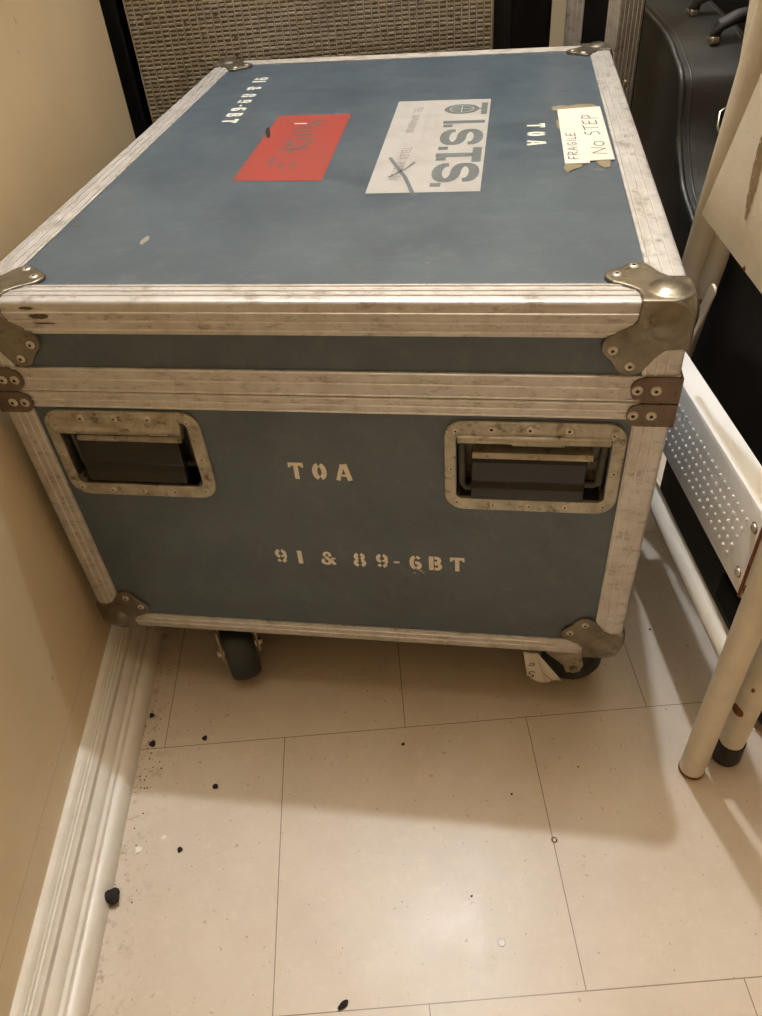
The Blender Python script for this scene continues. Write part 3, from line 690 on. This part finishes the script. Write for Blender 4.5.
# ------------------------------------------------------------------ guitar case
gc = thing('guitar_case', 'black grained guitar hardcase with curved side and black handle leaning behind the step stool', 'guitar case')
front = [(.90, .0), (.70, .01), (.615, .05), (.575, .11), (.562, .18), (.585, .25), (.625, .29), (.667, .324), (.736, .354), (.778, .394), (.806, .434), (.820, .486), (.838, .508), (.869, .522), (.909, .539), (.962, .549), (1.025, .556), (1.10, .566), (1.18, .585), (1.26, .625),
         (1.34, .70), (1.42, .78), (1.50, .83), (1.58, .82), (1.62, .76), (1.60, .68), (1.52, .56), (1.43, .45), (1.36, .34), (1.24, .24), (1.12, .10), (1.02, .02)]
def spline(pts, k=3, closed=True):
    out = []; n = len(pts)
    for i in range(n):
        p0, p1, p2, p3 = [Vector(pts[(i+j) % n]) for j in (-1, 0, 1, 2)]
        for s in range(k):
            t = s/k; out.append(tuple(.5*((2*p1)+(-p0+p2)*t+(2*p0-5*p1+4*p2-p3)*t*t+(-p0+3*p1-3*p2+p3)*t**3)))
    return out
gout = spline(front, 3); gout = [(a, max(b, .002)) for a, b in gout]
GX0, GX1 = .682, .815
MB().prism(gout, lambda a, b: (GX0, a, b), lambda a, b: (GX1, a, b)).done('case_shell', M['guitar'], gc, smooth=35, bevel=.006)
cen = Vector((1.05, .32))
def off(p, d):
    i = gout.index(p); a, b = Vector(gout[i-1]), Vector(gout[(i+1) % len(gout)]); tt = (b-a).normalized(); n = Vector((tt.y, -tt.x))
    return Vector(p)+n*d
sgn = 1
q = off(gout[60], .01)
if (q-cen).length < (Vector(gout[60])-cen).length: sgn = -1
for xx in (GX0+.006, GX0+.022, GX1-.012):                     # raised beads round both rims
    path = [(xx, *off(p, -.0015*sgn)) for p in gout]; path.append(path[0]); path.append(path[1])
    rr = .0062 if xx < GX0+.01 else .0028
    MB().tube([(p[0], p[1], max(p[2], rr+.001)) for p in path], rr, 10, up=(1, 0, 0)).done('rim_bead', M['guitar'], gc, smooth=60)
# handle: two brackets and a grip loop on the curved side
def surf(y):
    best = min((p for p in gout[15:62]), key=lambda p: abs(p[0]-y)); return best[1]
for (hx, hy, s_) in ((.757, 1.005, 1), (.757, .895, -1)):
    hz = surf(hy)
    MB().box((hx-.010, hy-.012, hz-.002), (hx+.006, hy+.012, hz+.010)).done('handle_bracket', M['chrome'], gc, bevel=.004)
MB().tube([(.757, 1.005, surf(1.0)+.008), (.762, 1.004, surf(1.0)+.024), (.790, 1.0, surf(1.0)+.034), (.83, .985, surf(1.0)+.036), (.845, .95, surf(.95)+.038), (.83, .91, surf(.9)+.036), (.790, .898, surf(.9)+.034), (.762, .895, surf(.9)+.024), (.757, .895, surf(.9)+.008)], .0105, 12).done('handle', M['blackrub'], gc, smooth=60)
MB().tube([(.757, .775, .412), (.748, .772, .416), (.744, .785, .436), (.748, .796, .454), (.759, .802, .458), (.775, .803, .456)], .0028, 8).done('latch', M['chrome'], gc, smooth=60)
MB().box((.752, .780, .412), (.780, .815, .452)).done('latch_plate', M['matteblack'], gc, bevel=.003)

tk = thing('added_dark_box', 'big black box added to darken the corner behind the guitar case', 'equipment case', (.86, .55, 0))  # made-up box covering the lit back wall with black
MB().box((0, 0, 0), (.5, 1.1, .92)).done('dark_box_body', M['vinylblack'], tk, bevel=.008)
for y in (.2, .8): MB().box((-.006, y, .70), (.001, y+.06, .78)).done('latch', M['blacksteel'], tk, bevel=.003)

# black padded case right of the stool
bc = thing('equipment_box', 'black vinyl equipment box on the floor hidden behind the folded step stool', 'equipment case', (.574, -.05, 0))
MB().box((0, 0, .012), (.30, .40, .47)).done('box_body', M['vinylblack'], bc, bevel=.008)
for x in (.03, .27):
    for y in (.03, .37): MB().lathe([(0, 0), (.016, 0), (.018, .0125), (0, .0125)], (x, y, 0), (0, 0, 1), 14).done('foot', M['blackrub'], bc)

# ------------------------------------------------------------------ folded step stool
st = thing('step_stool', 'folded cream metal step stool with dimpled steps, right of the blue flight case', 'step stool')
TR = .0140
def leg(path, r=TR, foot=False, mat='cream', lab=None):
    o = MB().tube(path, r, 20).done('leg', M[mat], st, smooth=50)
    if foot:
        p0, p1 = Vector(path[0]), Vector(path[1]); d = (p1-p0).normalized()
        MB().lathe([(0, -.004), (r+.0015, -.004), (r+.003, 0), (r+.002, .030), (r*.9, .031)], p0, d, 20).done('rubber_foot', M['blackrub'], o, smooth=40)
    return o
l1 = leg([(.482, -.088, .001), (.482, -.091, .36), (.484, -.094, .86)])
MB().lathe([(TR+.0001, 0), (TR+.0006, .001), (TR+.0006, .004), (TR+.0001, .005)], (.482, -.088, .0012), (0, 0, 1), 20).done('end_rim', M['rust'], l1)
l2 = leg([(.527, -.074, .005), (.529, -.078, .40), (.531, -.084, .90)], foot=True)
l3 = leg([(.5365, .375, .004), (.5365, .309, .446), (.5365, .262, .707), (.5365, .243, .86)], .0135)
l4 = leg([(.5500, .385, .005), (.5575, .297, .45), (.5575, .330, .72), (.5575, .345, .84)], .0120, foot=True)
for z_, y_ in ((.20, -.0895), (.155, -.076)):
    pass
# rust spots on the near legs
for (x, y, z_, s) in ((.5145, -.079, .105, .008), (.517, -.081, .150, .006), (.541, -.08, .16, .005)):
    MB().lathe([(0, .0005), (s*.5, .0012), (s*.9, .0005), (s, -.001)], (x, y-.0005, z_), (-1, -.35, 0), 12).done('rust_spot', M['rust'], l2)
# lower crossbar
cb = MB().tube([(.5005, -.072, .170), (.500, .02, .1705), (.500, .14, .171), (.502, .30, .172)], .0112, 16).done('crossbar', M['cream'], st, smooth=50)
# lower step: channel standing on its side
def step(name, x0, y0, y1, z0, z1, depth, mat, lip=True, back=False):
    t2 = .0014
    pr = [(x0, z0), (x0, z1-.005), (x0+.0015, z1-.0015), (x0+.005, z1), (x0+depth, z1), (x0+depth, z1-t2), (x0+.006, z1-t2), (x0+t2*1.6, z1-.006), (x0+t2, z0+.006), (x0+.006, z0+t2), (x0+depth*.6, z0+t2), (x0+depth*.6, z0), (x0+.004, z0)]
    return MB().prism(pr, lambda a, b: (a, y0, b), lambda a, b: (a, y1, b)).done(name, mat, st, smooth=40)
s1 = step('step', .4985, -.036, .315, .2475, .352, .0270, M['whitemetal']); s1['label'] = 'lower white dimpled step'
mb = MB()                                                        # raised dimples in five staggered rows
for r_ in range(5):
    zz = .268+r_*.0147; y = .005-.0035*r_
    while y < .31:
        mb.lathe([(.0021, -.0002), (.0018, .0007), (.0009, .0015), (0, .0016)], (.4985, y, zz), (-1, 0, 0), 10); y += .0113
mb.done('tread_dimples', M['whitemetal'], s1, smooth=60)
for zz, y in ((.330, -.024), (.268, -.023)):
    MB().lathe([(.0062, -.0002), (.0060, .0002), (0, .0003)], (.4985, y, zz), (-1, 0, 0), 14).done('rust_ring', M['rust'], s1)
    MB().lathe([(.0048, 0), (.0046, .0014), (.003, .0028), (0, .0033)], (.4985, y, zz), (-1, 0, 0), 14).done('rivet', M['rivet'], s1, smooth=50)
# rusty end bracket of the lower step
mb = MB().box((.4988, -.060, .2485), (.5015, -.0362, .346)); mb.box((.4975, -.0385, .2475), (.5245, -.0362, .3495))
br = mb.done('step_bracket', M['cream'], s1)
MB().box((.4970, -.0388, .2470), (.4992, -.0355, .350)).done('rust_edge', M['rust'], s1)
MB().lathe([(0, .0006), (.010, .0006), (.011, 0)], (.4988, -.050, .262), (-1, 0, 0), 16).done('rust_spot', M['rust'], s1)
MB().box((.501, -.066, .20), (.506, .005, .235)).done('hinge_plate', M['matteblack'], s1)
# upper step panel
x0 = .4885
s2 = step('step', x0, -.11, .206, .531, .80, .006, M['cream']); s2['label'] = 'upper cream panel with worn brown stain'
# near-left edge of the panel leans: sheared outline
me = s2.data
for v in me.vertices:
    if v.co.y > .1: v.co.y -= (v.co.z-.540)*.39
    if v.co.z < .56: v.co.z -= (.206-v.co.y)*.075 - .0085
mb = MB()
for i in range(14):
    for j in range(16):
        z_ = .551+.0135*j; y = .190-(z_-.54)*.39-.0135*i-(.0065 if j % 2 else 0)
        if y > -.1: mb.lathe([(.0010, -.0002), (.0008, .0004), (0, .0007)], (x0, y, z_), (-1, 0, 0), 6)
mb.done('tread_dimples', M['cream'], s2, smooth=60)
STN = blotchy('brown_wear_stain', srgb(134, 112, 78), srgb(160, 142, 108), 160, .4, .6, rough=.6)
pts = []
n = 26
for i in range(n):                                              # ragged vertical stain
    t = i/(n-1); z_ = .5695+t*.085; y = .1195+t*.003; wd_ = .0012+.0072*math.sin(min(1, t*1.3)*PI*.75)+random.uniform(-.0015, .0015)
    pts.append((y, z_, max(.0008, wd_)))
mb = MB(); L_, R_ = [], []
for y, z_, wd_ in pts:
    L_.append(mb.bm.verts.new((x0-.0004, y+wd_, z_))); R_.append(mb.bm.verts.new((x0-.0004, y-wd_*random.uniform(.7, 1.1), z_)))
for i in range(n-1): mb.face([L_[i], R_[i], R_[i+1], L_[i+1]])
mb.done('wear_stain', STN, s2)
MB().lathe([(.0026, 0), (.0018, .0009), (0, .001)], (x0, .1000, .5335), (-1, 0, 0), 10).done('rivet', M['rust'], s2)
# hinge link between the far legs
la, lb = Vector((.530, .2738, .3504)), Vector((.530, .2350, .4460)); ld = (lb-la).normalized(); ln = Vector((0, ld.z, -ld.y))
lk = MB().prism(rrect(0, -.007, (lb-la).length, .007, .006, 4), lambda a, b: la+ld*a+ln*b, lambda a, b: la+ld*a+ln*b+Vector((.0035, 0, 0))).done('hinge_link', M['cream'], st, bevel=.0008)
MB().lathe([(0, .001), (.007, .001), (.0075, 0)], (.5455, .288, .395), (-1, -.6, 0), 14).done('rust_hole', M['rust'], l4)

# ------------------------------------------------------------------ debris on the floor
def crumb(x, y, s, mat, label, cat, name, group=None, z=0, flat=.55, st_=1.0, ang=0):
    mb = MB(); rnd = random.Random(int(x*1e4)+int(y*1e3)*7)
    bmesh.ops.create_icosphere(mb.bm, subdivisions=3, radius=s)
    ca, sa = math.cos(ang), math.sin(ang)
    for v in mb.bm.verts:
        k_ = rnd.uniform(.94, 1.04)*(1+.16*math.sin(v.co.x/s*2.3+x*90)*math.cos(v.co.y/s*2.9+y*70)); a, b = v.co.x*k_*st_, v.co.y*k_
        v.co = Vector((a*ca-b*sa, a*sa+b*ca, v.co.z*k_*flat))
    zmin = min(v.co.z for v in mb.bm.verts)
    for v in mb.bm.verts: v.co.z -= zmin
    o = mb.done(name, mat, smooth=40); o.location = (x, y, z+.0002); return tag(o, label, cat, group)
crumb(-.1795, -.181, .0088, M['dirt'], 'black lump of dirt lying against the bottom of the white baseboard', 'dirt', 'dirt_lump', flat=.8)
G = 'dirt crumbs on the tiles'
for x, y, s, lb in ((-.102, .008, .0032, 'black dirt crumb in the shadow below the left caster'), (-.081, -.060, .0036, 'black dirt crumb just inside the case shadow edge'), (-.114, -.133, .0029, 'round black dirt crumb on lit tile near the baseboard'),
                    (-.168, .006, .0040, 'dark crumb beside the baseboard, upper of the two in the shadow edge dirt'), (-.176, .048, .0035, 'dark crumb against baseboard nearest under the blue case'),
                    (.148, -.024, .0020, 'tiny dark crumb in the case shadow near the middle tile joint'), (.269, -.10, .0013, 'tiny dark crumb left of the long joint near the shadow edge')):
    crumb(x, y, s, M['dirt'], lb, 'dirt crumb', 'dirt_crumb', G)
crumb(.069, -.300, .0030, M['dirt'], 'brown seed-shaped fleck at the bottom edge of the photo', 'dirt crumb', 'dirt_crumb', G, st_=2.0, ang=.5)
crumb(.207, -.209, .0012, M['dirt'], 'tiny dark speck on the lit tile above the lamp glare', 'dirt crumb', 'dirt_crumb', G)
crumb(.353, -.073, .0011, M['dirt'], 'tiny dark speck in shadow right of the long joint', 'dirt crumb', 'dirt_crumb', G)
crumb(.498, .119, .0016, M['dirt'], 'tiny dark crumb between the flight case and step stool', 'dirt crumb', 'dirt_crumb', G)
crumb(-.162, -.129, .0042, M['chip'], 'larger white paint chip on the floor by the baseboard', 'paint chip', 'paint_chip', 'white paint chips', flat=.15)
crumb(-.135, -.117, .0028, M['chip'], 'smaller white paint chip on the floor right of the larger one', 'paint chip', 'paint_chip', 'white paint chips', flat=.15)
o = MB().lathe([(.0022, .0003), (.0034, .0003), (.0036, .0012), (.0028, .0019), (.0021, .0012), (.0022, .0003)], (0, 0, 0), (0, 0, 1), 16).done('metal_ring', M['chrome'], smooth=50)
o.location = (.306, -.157, 0); tag(o, 'tiny metal ring lying on the tile joint at the shadow edge', 'ring')
o = MB().lathe([(0, .0004), (.0035, .0004), (.0042, .0001)], (0, 0, 0), (0, 0, 1), 14).done('floor_spot', M['stain']); o.location = (.231, -.256, 0); tag(o, 'small grey round spot stuck to the lit tile in the glare', 'spot')
mb = MB()
for i in range(150):                                             # uncountable dust and grit
    if i < 90: x = WX+.0525+abs(random.gauss(0, .016)); y = random.uniform(-.06, .15) if i < 65 else random.uniform(-.22, 0)
    else: x = random.uniform(-.15, .5); y = random.uniform(-.3, .1)
    s = random.uniform(.0004, .0011) if i < 90 else random.uniform(.0003, .0007)
    mb.lathe([(s, 0.0001), (s*.8, s*.6), (0, s*.9)], (x, y, 0), (0, 0, 1), 5)
tag(mb.done('grit', M['dirt']), 'fine dark grit scattered over the floor tiles and along the baseboard', 'grit', kind='stuff')
